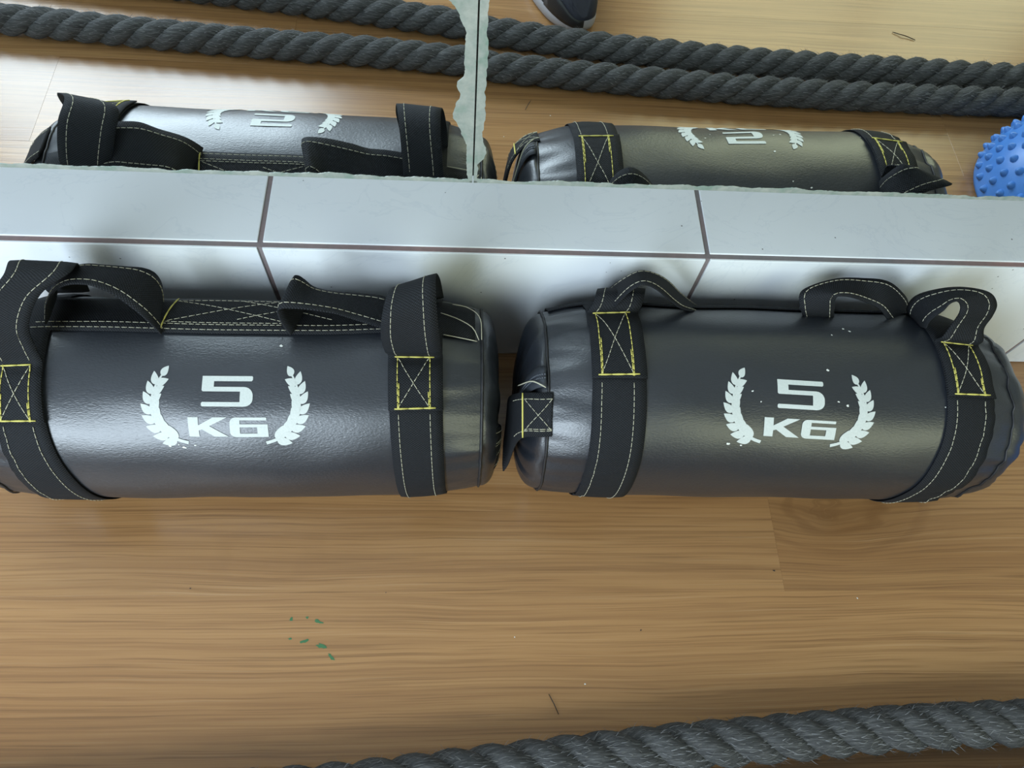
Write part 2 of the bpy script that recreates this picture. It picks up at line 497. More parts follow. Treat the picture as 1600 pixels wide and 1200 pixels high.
# ------------------------------------------------------------------ ribbons and stitches
def ribbon_surface(pairs, per=6, m=6):
    A = catmull_uni([p[0] for p in pairs], per); B = catmull_uni([p[1] for p in pairs], per)
    return [[a.lerp(b, j/m) for j in range(m+1)] for a, b in zip(A, B)]

def grid_normals(G):
    n, m = len(G), len(G[0])
    out = []
    for i in range(n):
        row = []
        for j in range(m):
            du = G[min(i+1, n-1)][j]-G[max(i-1, 0)][j]; dv = G[i][min(j+1, m-1)]-G[i][max(j-1, 0)]
            c = du.cross(dv); row.append(c.normalized() if c.length > 1e-12 else Vector((0, 0, 1)))
        out.append(row)
    return out

def slab_obj(name, G, thick, mat, parent, closed=False, flip=False, round_edge=True):
    """solid band from a grid of points; outer face offset by thickness along the normal"""
    n, m = len(G), len(G[0])
    NR = grid_normals(G)
    sg = -1 if flip else 1
    vs, uv = [], []
    us = [0.0]
    for i in range(1, n): us.append(us[-1]+(G[i][m//2]-G[i-1][m//2]).length)
    for lay in (0, 1):
        for i in range(n):
            wv = 0.0
            for j in range(m):
                if j: wv += (G[i][j]-G[i][j-1]).length
                t = thick*(.5 if lay else -.5)
                if round_edge and j in (0, m-1): t *= .45
                vs.append(G[i][j]+NR[i][j]*t*sg); uv.append((us[i], wv))
    fs = []; off = n*m
    R = n if closed else n-1
    for i in range(R):
        k = (i+1) % n
        for j in range(m-1):
            a, b, c, d = i*m+j, i*m+j+1, k*m+j+1, k*m+j
            fs.append((a, d, c, b) if not flip else (a, b, c, d)); 
            fs.append((off+a, off+b, off+c, off+d) if not flip else (off+a, off+d, off+c, off+b))
        fs.append((i*m, off+i*m, off+k*m, k*m)); e = m-1
        fs.append((i*m+e, k*m+e, off+k*m+e, off+i*m+e))
    if not closed:
        for i in (0, n-1):
            for j in range(m-1):
                fs.append((i*m+j, i*m+j+1, off+i*m+j+1, off+i*m+j))
    bm_me = mesh_obj(name, vs, fs, mat, parent, True, uv)
    bm = bmesh.new(); bm.from_mesh(bm_me.data); bmesh.ops.recalc_face_normals(bm, faces=bm.faces[:]); bm.to_mesh(bm_me.data); bm.free()
    return bm_me

def stitch_obj(name, lines, rad, dash, gap, mat, parent, jit=.0):
    """lines: list of polylines (Vectors); builds short thread lengths as one mesh"""
    vs, fs = [], []
    rr = random.Random(len(lines)*7+int(rad*1e6))
    for P in lines:
        if len(P) < 2: continue
        L = [0.0]
        for i in range(1, len(P)): L.append(L[-1]+(P[i]-P[i-1]).length)
        def at(s):
            s = max(0, min(L[-1], s)); lo = 0
            while lo < len(L)-2 and L[lo+1] < s: lo += 1
            f = (s-L[lo])/max(1e-9, L[lo+1]-L[lo]); return P[lo].lerp(P[lo+1], f)
        s = 0.0
        while s < L[-1]-min(dash, L[-1])*.3:
            d = dash*rr.uniform(.85, 1.15); e = min(L[-1], s+d)
            nseg = max(1, int((e-s)/.004))
            ring = []
            for k in range(nseg+1):
                p = at(s+(e-s)*k/nseg); t = at(s+(e-s)*k/nseg+.0005)-at(s+(e-s)*k/nseg-.0005)
                if t.length < 1e-9: t = Vector((1, 0, 0))
                t.normalize(); a = t.cross(Vector((.13, .31, .94))).normalized(); b = t.cross(a)
                j = Vector((rr.uniform(-1, 1), rr.uniform(-1, 1), 0))*jit
                rd = rad*(.7 if k in (0, nseg) else 1.0)
                base = len(vs)
                for q in range(5):
                    an = 2*pi*q/5; vs.append(p+j+a*cos(an)*rd+b*sin(an)*rd)
                ring.append(base)
            for k in range(nseg):
                for q in range(5):
                    fs.append((ring[k]+q, ring[k]+(q+1) % 5, ring[k+1]+(q+1) % 5, ring[k+1]+q))
            fs.append(tuple(ring[0]+q for q in range(4, -1, -1))); fs.append(tuple(ring[-1]+q for q in range(5)))
            s = e+gap
    o = mesh_obj(name, vs, fs, mat, parent, True)
    if gap > 0: tag(o, kind='stuff')
    return o

def row_lines(G, frac, off, flip=False, i0=0, i1=None):
    """polyline over a ribbon grid at a fraction of its width, lifted by off"""
    NR = grid_normals(G); m = len(G[0])-1; sg = -1 if flip else 1
    out = []
    for i in range(i0, i1 if i1 else len(G)):
        f = frac*m; j = min(m-1, int(f)); t = f-j
        out.append(G[i][j].lerp(G[i][j+1], t)+NR[i][j].lerp(NR[i][j+1], t)*off*sg)
    return out

# ------------------------------------------------------------------ weight bags
class Bag:
    def __init__(s, **k): s.__dict__.update(k)
    def prof(s, X):
        d = min(X-s.xl, s.xr-X); e = max(0.0, 1-max(d, 0)/.065)
        return 1-.085*e*e
    def cy_(s, X):
        return s.cy + s.slope*(X-s.xm) + (s.bend*max(0, X-s.xb))
    def P(s, X, ph, off=0.0, k=None, wr=True):
        """surface point; ph degrees, 0 = top, + towards the front"""
        p = radians(ph); k = s.prof(X) if k is None else k
        w = 0.0
        if wr:
            w += .0016*mnoise.noise(Vector((X*16+s.sd, cos(p)*2.1, sin(p)*2.1)))
            d = min(X-s.xl, s.xr-X); e = max(0.0, 1-max(d, 0)/.07)
            w += e*s.wrk*(mnoise.noise(Vector((X*8+s.sd, cos(p)*6.5, sin(p)*6.5)))+.7*mnoise.noise(Vector((X*22+s.sd, cos(p)*13, sin(p)*13))))
        e = .91                                    # slightly squarer than an ellipse
        cs, sn = cos(p), sin(p)
        cs = math.copysign(abs(cs)**e, cs); sn = math.copysign(abs(sn)**e, sn)
        y = s.cy_(X) - (s.a*k+off+w)*sn
        z = s.cz*(.25+.75*k) + (s.b*k+off+w)*cs
        if z < .010: z = .010*math.exp((z-.010)/.010)
        z = max(z, .0008)
        return Vector((X, y, z))
    def nrm(s, X, ph):
        a = s.P(X+.002, ph, wr=False)-s.P(X-.002, ph, wr=False); b = s.P(X, ph+1, wr=False)-s.P(X, ph-1, wr=False)
        n = a.cross(b).normalized()
        return n if n.dot(s.P(X, ph, .01, wr=False)-s.P(X, ph, wr=False)) > 0 else -n

def bag_body(B, root):
    nx, nph = 84, 120
    vs, fs = [], []
    for i in range(nx+1):
        X = B.xl+(B.xr-B.xl)*i/nx
        for j in range(nph): vs.append(B.P(X, 360*j/nph-180))
    for i in range(nx):
        for j in range(nph):
            k = (j+1) % nph; a = i*nph
            fs.append((a+j, a+k, a+nph+k, a+nph+j))
    body = mesh_obj('body', vs, fs, M['vinyl'], root)
    # end caps: gathered vinyl, closed at the middle
    for side, xs, xe, pl in ((-1, B.xl, B.el, B.pleat[0]), (1, B.xr, B.er, B.pleat[1])):
        vs, fs = [], []; nt_ = 16; dep = abs(xe-xs)
        k0 = B.prof(xs)
        for i in range(nt_+1):
            t = i/nt_; th = t*pi/2
            dx = dep*(sin(th)**.85); kk = k0*(cos(th)**.62 if i < nt_ else 0.0)
            for j in range(nph):
                ph = 360*j/nph-180; p = radians(ph)
                f = mnoise.noise(Vector((cos(p)*3.1+B.sd, sin(p)*3.1, side*2.0)))
                w = pl*sin(t*pi)*(.30*sin(11*p+9*f)+1.0*f)
                q = B.P(xs, ph, 0, k=max(.0, kk+w*8*.35), wr=(i == 0))
                c = B.P(xs, ph, 0, k=kk, wr=True) if i == 0 else q
                pt = c if i == 0 else q
                pt = Vector((xs+side*(dx+w*.9), pt.y, pt.z)); vs.append(pt)
        for i in range(nt_):
            for j in range(nph):
                k = (j+1) % nph; a = i*nph
                fs.append((a+j, a+k, a+nph+k, a+nph+j) if side > 0 else (a+j, a+nph+j, a+nph+k, a+k))
        cap = mesh_obj('end_cap', vs, fs, M['vinyl'], root)
        # seam: a raised dark welt
        G = []
        for j in range(nph):
            ph = 360*j/nph-180
            G.append([B.P(xs-.0012, ph, .0004), B.P(xs, ph, .0016), B.P(xs+.0012, ph, .0004)])
        slab_obj('seam_welt', G, .0008, M['dark'], cap, closed=True)
    return body

def strap_ring(B, root, xl0, sl, xr0, sr, box, front_to=118):
    """webbing band sewn round the bag; x edges drift with angle; box=(ph_top,ph_bottom)"""
    G = []; n = 132
    for i in range(n):
        ph = -180+360*i/n
        a, b = xl0+sl*max(-40, ph)/90, xr0+sr*max(-40, ph)/90
        if ph > 120: a, b = xl0+sl*(120-(ph-120)*2.6)/90, xr0+sr*(120-(ph-120)*2.6)/90
        G.append([B.P(a+(b-a)*j/6, ph, .0016) for j in range(7)])
    st = slab_obj('strap', G, .0018, M['web'], root, closed=True, flip=False)
    lines = []
    for f in (.17, .76):
        L = []
        for k in range(60):
            ph = box[1]+2+(front_to-box[1]-2)*k/59
            a, b = xl0+sl*ph/90, xr0+sr*ph/90
            L.append(B.P(a+(b-a)*f, ph, .0030))
        lines.append(L)
    stitch_obj('stitching', lines, .00042, .0042, .0012, M['thread'], st)
    return st

def strap_edges(xl0, sl, xr0, sr):
    return lambda ph: (xl0+sl*max(-40, ph)/90, xr0+sr*max(-40, ph)/90)

def strap_loop(B, root, edges, box, free, name='handle', lift=.0042, fr=(.17, .76)):
    """handle webbing: sewn down over the strap between box[1] and box[0], then a free loop given by pairs of points"""
    pairs = []
    for k in range(5):
        ph = box[1]+(box[0]-box[1])*k/4
        a, b = edges(ph); pairs.append((B.P(a-.0006, ph, lift), B.P(b+.0004, ph, lift)))
    nb = len(pairs)
    pairs += [(Vector(p), Vector(r)) for p, r in free]
    G = ribbon_surface(pairs, 7, 6)
    # orient: outer side must face away from the bag on the sewn part
    NR = grid_normals(G); fl_ = NR[3][3].dot(B.nrm((edges(box[1])[0]+edges(box[1])[1])/2, box[1])) < 0
    o = slab_obj(name, G, .0026, M['web'], root, flip=fl_)
    i0 = (nb-1)*7
    stitch_obj('stitching', [row_lines(G, f, .0015, fl_, i0+2, len(G)-6) for f in fr], .00042, .0042, .0012, M['thread'], o)
    # box and cross in yellow thread
    def q(f, g):   # f across, g from bottom 0 to top 1
        i = g*i0; a = int(min(i0-1, i)); t = i-a
        m = 6; jf = f*m; j = min(m-1, int(jf)); s = jf-j
        p = lambda r: G[r][j].lerp(G[r][j+1], s)+NR[r][j].lerp(NR[r][j+1], s)*.0017*(-1 if fl_ else 1)
        return p(a).lerp(p(a+1), t)
    def ln(f0, g0, f1, g1, n=10): return [q(f0+(f1-f0)*k/n, g0+(g1-g0)*k/n) for k in range(n+1)]
    f0, f1 = fr
    stitch_obj('box_stitching', [ln(f0-.06, .04, f1+.10, .05), ln(f0-.05, .97, f1+.08, .98)], .00085, .012, .0001, M['thread_y'], o)
    stitch_obj('box_stitching', [ln(f0, .03, f0, 1), ln(f0+.03, .5, f0+.02, .03), ln(f1, .03, f1, 1), ln(f1-.03, .35, f1-.02, .03)], .00062, .0052, .0008, M['thread_y'], o)
    stitch_obj('cross_stitching', [ln(f0, .05, f1, .97), ln(f0, .95, f1, .04)], .00045, .0046, .0009, M['thread'], o)
    return o

def free_handle(root, pairs, lines=(.14, .86), name='handle', flip=None, per=7, thick=.0030):
    G = ribbon_surface([(Vector(a), Vector(b)) for a, b in pairs], per, 5)
    NR = grid_normals(G); mid = NR[len(G)//2][2]
    fl_ = (mid.z < 0) if flip is None else flip
    o = slab_obj(name, G, thick, M['web'], root, flip=fl_)
    if lines: stitch_obj('stitching', [row_lines(G, f, thick*.5+.0002, fl_) for f in lines], .00042, .0042, .0013, M['thread'], o)
    return o

# ---- printed logo: polygons in mm (x right, y up), wrapped on the bag
def poly_on_bag(name, polys, B, cx, cph, parent, mat, sx=1.0, sy=1.0, rot=0.0, off=.00045, wid=None):
    bm = bmesh.new()
    for P in polys:
        vv = [bm.verts.new((x, y, 0)) for x, y in P]
        try: bm.faces.new(vv)
        except ValueError: pass
    bmesh.ops.triangulate(bm, faces=bm.faces[:], quad_method='BEAUTY', ngon_method='EAR_CLIP')
    y = -22.0
    while y < 22:
        bmesh.ops.bisect_plane(bm, geom=bm.verts[:]+bm.edges[:]+bm.faces[:], plane_co=(0, y, 0), plane_no=(0, 1, 0)); y += 1.6
    cr, sr = cos(rot), sin(rot)
    rad_deg = 180/pi/((B.a+B.b)/2*1000)
    for v in bm.verts:
        x, yy = v.co.x*sx, v.co.y*sy
        x, yy = x*cr-yy*sr, x*sr+yy*cr
        v.co = B.P(cx+x/1000, cph-yy*rad_deg, off)
    bmesh.ops.recalc_face_normals(bm, faces=bm.faces[:])
    for f in bm.faces:
        if f.normal.z < 0: f.normal_flip()
    return bm_obj(name, bm, mat, parent, True)

def arc_pts(cx, cy, rx, ry, a0, a1, n=6):
    return [(cx+rx*cos(radians(a0+(a1-a0)*k/n)), cy+ry*sin(radians(a0+(a1-a0)*k/n))) for k in range(n+1)]

# one continuous outline for the figure 5 (45 x 25 mm box, centred)
FIVE = [[(-22.4, 12.4), (21.2, 12.4), (22.0, 11.6), (22.0, 9.4), (21.0, 8.2), (-12.0, 8.2), (-12.0, 3.6)] + arc_pts(14.5, -3.4, 8.0, 7.0, 90, 0) +
        arc_pts(14.5, -6.5, 8.0, 6.2, 0, -90) + [(-21.4, -12.7), (-22.4, -11.8), (-22.4, -9.8), (-21.4, -8.9), (11.2, -8.9), (11.2, -.2), (-21.4, -.2), (-22.4, .8)]]
KAY = [[(-17.5, 9), (-8.6, 9), (-8.4, 1.6), (4.6, 9), (16.6, 9), (1.2, 1.0), (17.6, -9), (5.2, -9), (-5.4, -2.2), (-8.2, -3.2), (-8.0, -9.2), (-16.8, -9.2)]]
# the G, in pieces that meet: curved left side, top bar, middle bar, right block, bottom bar
GEE = [arc_pts(-11.6, 4.4, 5.2, 4.8, 180, 90, 5) + [(-8.0, 9.2), (-8.0, -9.2)] + arc_pts(-11.0, -4.6, 5.8, 4.6, -90, -180, 5),
       [(-8.0, 9.2), (15.0, 9.2), (15.6, 8.6), (15.4, 6.6), (-8.0, 6.6)], [(-8.0, 3.0), (16.6, 3.0), (16.6, .2), (-8.0, .2)],
       [(7.2, .2), (16.6, .2), (16.8, -5.8), (7.2, -5.8)], [(-8.0, -5.8), (16.8, -5.8), (16.8, -9.2), (-8.0, -9.2)]]

def leaf(cx, cy, ang, L, W, n=9):
    top, bot = [], []
    for k in range(n+1):
        t = k/n; w = W*(sin(pi*t**.72))**.9 if 0 < t < 1 else 0
        bend = .10*L*sin(pi*t)
        top.append((t*L, w*.5+bend*.3)); bot.append((t*L, -w*.5+bend*.3))
    P = top+bot[-2:0:-1]
    c, s = cos(ang), sin(ang)
    return [(cx+x*c-y*s, cy+x*s+y*c) for x, y in P]

def laurel(sgn):
    """branch curving up on the left (sgn -1) or right (+1); mm, origin at logo centre"""
    polys = []
    # spine, from the stem at the bottom to the tip at the top
    sp = [(-30, -28), (-38, -25.5), (-47, -20.5), (-54, -11.5), (-57, -1), (-56, 9), (-53, 17.5), (-48.5, 25)]
    S = catmull([Vector((x, y, 0)) for x, y in sp], 40)
    def tang(i): return (S[min(39, i+1)]-S[max(0, i-1)]).normalized()
    # stem
    st = []; w = 1.2
    L_, R_ = [], []
    for i in range(0, 40, 3):
        t = tang(i); nrm = Vector((-t.y, t.x, 0)); ww = w*(1-.6*i/40)+.15
        L_.append(S[i]+nrm*ww); R_.append(S[i]-nrm*ww)
    polys.append([(p.x, p.y) for p in L_]+[(p.x, p.y) for p in R_[::-1]])
    for k in range(8):
        i = 6+int(k*4.0); t = tang(i); a = atan2(t.y, t.x)
        for d in (1, -1):
            polys.append(leaf(S[i].x-t.x*2, S[i].y-t.y*2, a+d*radians(40), 12.6-.35*k, 7.0-.18*k))
    t = tang(38); polys.append(leaf(S[37].x, S[37].y, atan2(t.y, t.x), 8.5, 5.6))
    if sgn > 0: polys = [[(-x, y) for x, y in P][::-1] for P in polys]
    return polys

def logo(B, root, cx, cph, rot):
    def put(name, polys, dx, dy, sx, sy, r=0.0):
        out = [[(x*sx+dx, y*sy+dy) for x, y in P] for P in polys]
        poly_on_bag(name, out, B, cx, cph, root, M['ink'], rot=rot+r)
    put('printed_digit', FIVE, 0.3, 13.6, .90, 1.0)
    put('printed_letter', KAY, -14.6, -16.6, .90, .95)
    put('printed_letter', GEE, 17.6, -16.8, .90, .95)
    put('laurel_branch', laurel(-1), -.6, 0.6, 1.02, 1.14)
    put('laurel_branch', laurel(1), -.2, 0.6, 1.02, 1.14)

def flecks(B, root, spots):
    for i, (X, ph, r) in enumerate(spots):
        vs = [B.P(X, ph, .0006)]; n = 8; rr = random.Random(i)
        for k in range(n):
            a = 2*pi*k/n; q = r*rr.uniform(.5, 1.2)
            vs.append(B.P(X+q*cos(a)*1.5, ph+math.degrees(q*sin(a)/.08), .0003))
        mesh_obj('paint_fleck', vs, [(0, k+1, (k+1) % n+1) for k in range(n)], M['fleck'], root)

# ---- first bag (its long handle strap lies on top)
LB = Bag(cy=-.1045, cz=.0900, a=.0890, b=.0900, xl=-.2180, xr=.1965, el=-.2470, er=.2155, slope=0.0, xm=0, bend=.035, xb=0.02, sd=1.3, wrk=.0026, pleat=(.0032, .0022))
lb = empty('weight_bag', (-.015, -.1045, 0))
tag(lb, 'black 5 KG sandbag with its long stitched handle strap lying along the top', 'sandbag', 'sandbags lying along the ledge')
bag_body(LB, lb)
LA = (-.1890, .0020, -.1545, .0155); eLA = strap_edges(*LA)
LBs = (.1183, .0055, .1625, .0035); eLB = strap_edges(*LBs)
strap_ring(LB, lb, *LA, (7.5, 37.5)); strap_ring(LB, lb, *LBs, (3, 31.5))
# handle loops standing on the two straps
strap_loop(LB, lb, eLA, (7.5, 37.5), [((-.1880, -.1150, .1960), (-.1530, -.1130, .1970)), ((-.1850, -.1090, .2180), (-.1500, -.1050, .2180)), ((-.1750, -.0960, .2370), (-.1370, -.0890, .2360)), ((-.1610, -.0800, .2460), (-.1170, -.0740, .2430)),
          ((-.1660, -.0600, .2370), (-.1210, -.0560, .2300)), ((-.1750, -.0450, .2050), (-.1340, -.0420, .2000)), ((-.1800, -.0370, .1600), (-.1460, -.0350, .1600))])
strap_loop(LB, lb, eLB, (3, 31.5), [((.1165, -.1110, .1980), (.1620, -.1100, .1990)), ((.1150, -.1090, .2180), (.1600, -.1030, .2250)), ((.1170, -.1010, .2350), (.1580, -.0850, .2460)), ((.1205, -.0780, .2330), (.1575, -.0650, .2400)),
          ((.1230, -.0570, .2070), (.1600, -.0490, .2100)), ((.1240, -.0400, .1620), (.1620, -.0350, .1620))])
# long strap along the back of the top
G = []
for k in range(64):
    X = -.212+.402*k/63
    G.append([LB.P(X, -9-31.5*j/6, .0018) for j in range(7)])
ts = slab_obj('long_strap', G, .0020, M['web'], lb, flip=grid_normals(G)[30][3].z < 0)
def onLB(x0, p0, x1, p1, off=.0034, n=24): return [LB.P(x0+(x1-x0)*k/n, p0+(p1-p0)*k/n, off) for k in range(n+1)]
stitch_obj('stitching', [onLB(-.17, -14, .112, -14), onLB(-.068, -15.3, .04, -15.3), onLB(-.068, -36.5, .10, -36.5), onLB(-.066, -16, .02, -36), onLB(-.066, -36, .03, -16), onLB(-.01, -36, .07, -18), onLB(-.01, -18, .07, -36),
                         onLB(-.20, -10.6, .115, -10.6)], .00036, .0042, .0013, M['thread'], ts)
stitch_obj('box_stitching', [onLB(-.0690, -9.5, -.0670, -39, .0042)], .0007, .012, .0001, M['thread_y'], ts)
for L_ in (catmull([LB.P(.160, -24, .004), LB.P(.175, -20, .006), LB.P(.188, -15, .006), LB.P(.1935, -9, .004)], 14),
           catmull([LB.P(.170, -36, .004), LB.P(.184, -33, .006), LB.P(.1945, -24, .006), LB.P(.1960, -10, .004)], 14), onLB(.163, -9, .192, -8)):
    stitch_obj('loose_thread', [L_], .00042, .3, .0, M['thread'], ts)
# two loops of the long handle
free_handle(lb, [((-.0670, -.0910, .1830), (-.0830, -.0450, .1600)), ((-.0730, -.0870, .1960), (-.0770, -.0410, .1800)), ((-.0800, -.0830, .2060), (-.0770, -.0400, .1960)), ((-.0924, -.0770, .2184), (-.0840, -.0400, .2030)), ((-.1040, -.0750, .2275), (-.0980, -.0400, .2045)), ((-.1150, -.0740, .2293), (-.1130, -.0400, .2060)),
                 ((-.1277, -.0740, .2267), (-.1280, -.0400, .2070)), ((-.1408, -.0750, .2165), (-.1450, -.0400, .2000)), ((-.1520, -.0780, .2008), (-.1590, -.0400, .1880)), ((-.1580, -.0850, .1860), (-.1680, -.0430, .1680))])
free_handle(lb, [((.0370, -.0900, .1840), (.0460, -.0480, .1640)), ((.0315, -.0850, .1960), (.0400, -.0460, .1860)), ((.0300, -.0815, .2060), (.0385, -.0450, .2020)), ((.0335, -.0810, .2105), (.0420, -.0450, .2050)), ((.0400, -.0810, .2115), (.0460, -.0450, .2000)), ((.0545, -.0810, .2105), (.0530, -.0450, .1880)),
                 ((.0745, -.0810, .2055), (.0680, -.0450, .1820)), ((.0890, -.0820, .1990), (.0890, -.0450, .1800)), ((.1050, -.0850, .1945), (.1080, -.0450, .1770)), ((.1250, -.0880, .1880), (.1270, -.0470, .1680))])
# crumpled webbing tab with loose stitches on the end
tb = free_handle(lb, [((.1980, -.1529, .1350), (.1999, -.1680, .0700)), ((.2060, -.1500, .1310), (.2090, -.1640, .0660)), ((.2120, -.1430, .1180), (.2140, -.1540, .0580)), ((.2155, -.1330, .0980), (.2160, -.1389, .0500)), ((.2150, -.1230, .0800), (.2155, -.1250, .0450))],
                 lines=(.10, .36, .42, .66, .9), name='end_tab')
free_handle(lb, [((-.2200, -.0850, .1700), (-.2200, -.1250, .1680)), ((-.2360, -.0850, .1580), (-.2360, -.1250, .1560)), ((-.2520, -.0850, .1400), (-.2520, -.1260, .1370)), ((-.2620, -.0860, .1160), (-.2620, -.1260, .1120)), ((-.2620, -.0880, .0900), (-.2620, -.1260, .0860)), ((-.2540, -.0900, .0720), (-.2540, -.1260, .0680))], name='end_tab')
logo(LB, lb, -.0097, 28.7, radians(.2))
flecks(LB, lb, [(.0295, -2.8, .0010), (-.0560, 51.0, .0010), (-.045, 52.0, .0011), (-.036, 50.4, .0008), (-.049, 50.2, .0006)])

# ---- second bag
RB = Bag(cy=-.1045, cz=.0915, a=.0880, b=.0915, xl=.2525, xr=.6660, el=.2320, er=.7040, slope=-.014, xm=.45, bend=0.0, xb=0, sd=7.7, wrk=.0040, pleat=(.0036, .0050))
rb = empty('weight_bag', (.46, -.1045, 0))
tag(rb, 'black 5 KG sandbag with a zip and a webbing tab on its puckered end', 'sandbag', 'sandbags lying along the ledge')
bag_body(RB, rb)
RA = (.2885, -.0025, .3335, -.0010); eRA = strap_edges(*RA)
RBs = (.5965, -.0060, .6400, .0010); eRB = strap_edges(*RBs)
strap_ring(RB, rb, *RA, (-28, 13)); strap_ring(RB, rb, *RBs, (-12, 18))
strap_loop(RB, rb, eRA, (-28, 13), [((.2930, -.0520, .1820), (.3370, -.0520, .1830)), ((.2970, -.0400, .1830), (.3405, -.0400, .1850)), ((.3030, -.0240, .1620), (.3465, -.0240, .1640)), ((.3050, -.0190, .1200), (.3480, -.0190, .1200))])
strap_loop(RB, rb, eRB, (-12, 18), [((.5965, -.0870, .1957), (.6370, -.0870, .1910)), ((.6013, -.0800, .2042), (.6370, -.0780, .1965)), ((.6090, -.0700, .2090), (.6476, -.0660, .1980)), ((.6066, -.0660, .2152), (.6492, -.0580, .2055)), ((.5995, -.0660, .2200), (.6406, -.0500, .2114)),
          ((.5939, -.0680, .2190), (.6200, -.0440, .2096)), ((.5925, -.0700, .2120), (.6034, -.0400, .2000)), ((.5900, -.0710, .2030), (.5916, -.0380, .1852)), ((.5890, -.0720, .1950), (.5960, -.0380, .1638)), ((.5900, -.0740, .1880), (.6120, -.0400, .1450))])
G = []
for k in range(64):
    X = .258+.400*k/63
    G.append([RB.P(X, -47-31*j/6, .0018) for j in range(7)])
slab_obj('long_strap', G, .0020, M['web'], rb, flip=grid_normals(G)[30][3].y < 0)
free_handle(rb, [((.3120, -.0550, .1800), (.3120, -.0220, .1600)), ((.3198, -.0550, .2060), (.3230, -.0220, .1780)), ((.3280, -.0540, .2160), (.3362, -.0220, .1915)), ((.3366, -.0540, .2150), (.3517, -.0220, .1877)), ((.3476, -.0540, .2060), (.3665, -.0220, .1763)), ((.3608, -.0530, .1910), (.3814, -.0220, .1592)), ((.3740, -.0500, .1760), (.3985, -.0220, .1424)), ((.3900, -.0460, .1640), (.4150, -.0210, .1250))])
free_handle(rb, [((.5229, -.0500, .1610), (.4951, -.0500, .1600)), ((.5157, -.0480, .1795), (.4855, -.0450, .1759)), ((.5122, -.0460, .1930), (.4870, -.0330, .1830)), ((.5248, -.0460, .1936), (.5173, -.0220, .1860)), ((.5465, -.0460, .1840), (.5446, -.0200, .1860)), ((.5606, -.0480, .1769), (.5705, -.0220, .1846)), ((.5728, -.0520, .1660), (.5980, -.0240, .1640)), ((.5850, -.0540, .1560), (.6129, -.0260, .1450)), ((.6050, -.0540, .1520), (.6300, -.0270, .1300))])
# zip across the end, above the tab
zt = []
kz = RB.prof(.2525)
for k in range(16):
    th = pi/2*.80*k/15
    zt.append([RB.P(.2525, ph, .0036, k=kz*cos(th)**.62, wr=False) for ph in (4, 8, 12, 16)])
    for p in zt[-1]: p.x = .2525-.0205*sin(th)**.85-.0020
zp = slab_obj('zip', zt, .0016, M['zipweb'], rb, flip=grid_normals(zt)[4][1].z < 0)
for j in (0, 1):
    stitch_obj('zip_teeth', [[zt[k][1].lerp(zt[k][2], .25+.5*j)+Vector((-.0006, 0, .0012)) for k in range(16)]], .0010, .0014, .0006, M['zip'], zp)
stitch_obj('loose_thread', [catmull([zt[0][3]+Vector((-.001, -.002, .003)), zt[5][2]+Vector((-.002, 0, .003)), zt[12][0]+Vector((-.003, 0, .004))], 12)], .0006, .3, 0, M['thread'], zp)
# webbing tab folded over the end, hanging between the two bags
tab = [((.2560, -.1320, .1680), (.2560, -.1640, .1480)), ((.2460, -.1310, .1650), (.2460, -.1630, .1445)), ((.2360, -.1270, .1570), (.2365, -.1600, .1375)), ((.2285, -.1220, .1450), (.2300, -.1580, .1255)), ((.2245, -.1160, .1290), (.2270, -.1578, .1080)),
       ((.2225, -.1119, .1120), (.2254, -.1587, .0880)), ((.2225, -.1158, .0910), (.2236, -.1600, .0690)), ((.2215, -.1300, .0700), (.2205, -.1610, .0540))]
G = ribbon_surface([(Vector(a), Vector(b)) for a, b in tab], 6, 5)
NG = grid_normals(G); fl2 = NG[5][2].z < 0; sg2 = -1 if fl2 else 1
tb = slab_obj('end_tab', G, .0030, M['web'], rb, flip=fl2)
stitch_obj('box_stitching', [[p+n_*.0020*sg2 for p, n_ in zip(G[14], NG[14])]], .0008, .2, 0, M['thread_y'], tb)
stitch_obj('stitching', [row_lines(G, .14, .0019, fl2, 0, 22), row_lines(G, .86, .0019, fl2, 0, 22), row_lines(G, .82, .0019, fl2, 0, 14)], .00045, .0045, .0012, M['thread'], tb)
tl = [row_lines(G, .14+.72*k/13, .0020, fl2) for k in range(14)]
stitch_obj('cross_stitching', [[tl[k][k] for k in range(14)], [tl[13-k][k] for k in range(14)]], .00042, .0045, .001, M['thread'], tb)
free_handle(rb, [((.6690, -.1250, .1640), (.6690, -.1620, .1370)), ((.6860, -.1240, .1520), (.6860, -.1580, .1270)), ((.7020, -.1220, .1340), (.7020, -.1560, .1120)), ((.7120, -.1220, .1120), (.7120, -.1560, .0920)), ((.7140, -.1220, .0880), (.7140, -.1560, .0700)), ((.7080, -.1220, .0680), (.7080, -.1550, .0520))], name='end_tab')
logo(RB, rb, .4658, 27.7, radians(-2.1))
flecks(RB, rb, [(.4930, 5.0, .0010), (.5070, 24.5, .0010), (.4990, 22.5, .0007), (.4250, 17.5, .0008), (.4320, 23.5, .0006), (.4060, 48.5, .0011), (.4170, 49.5, .0008), (.5940, 24.0, .0006), (.5060, -16, .0007), (.5200, -22, .0010), (.5250, -20, .0009)])

# parts were laid out in world space: give each bag an origin at its base
bpy.context.view_layer.update()
for root in (lb, rb):
    for ch in root.children:
        ch.matrix_parent_inverse = root.matrix_world.inverted()

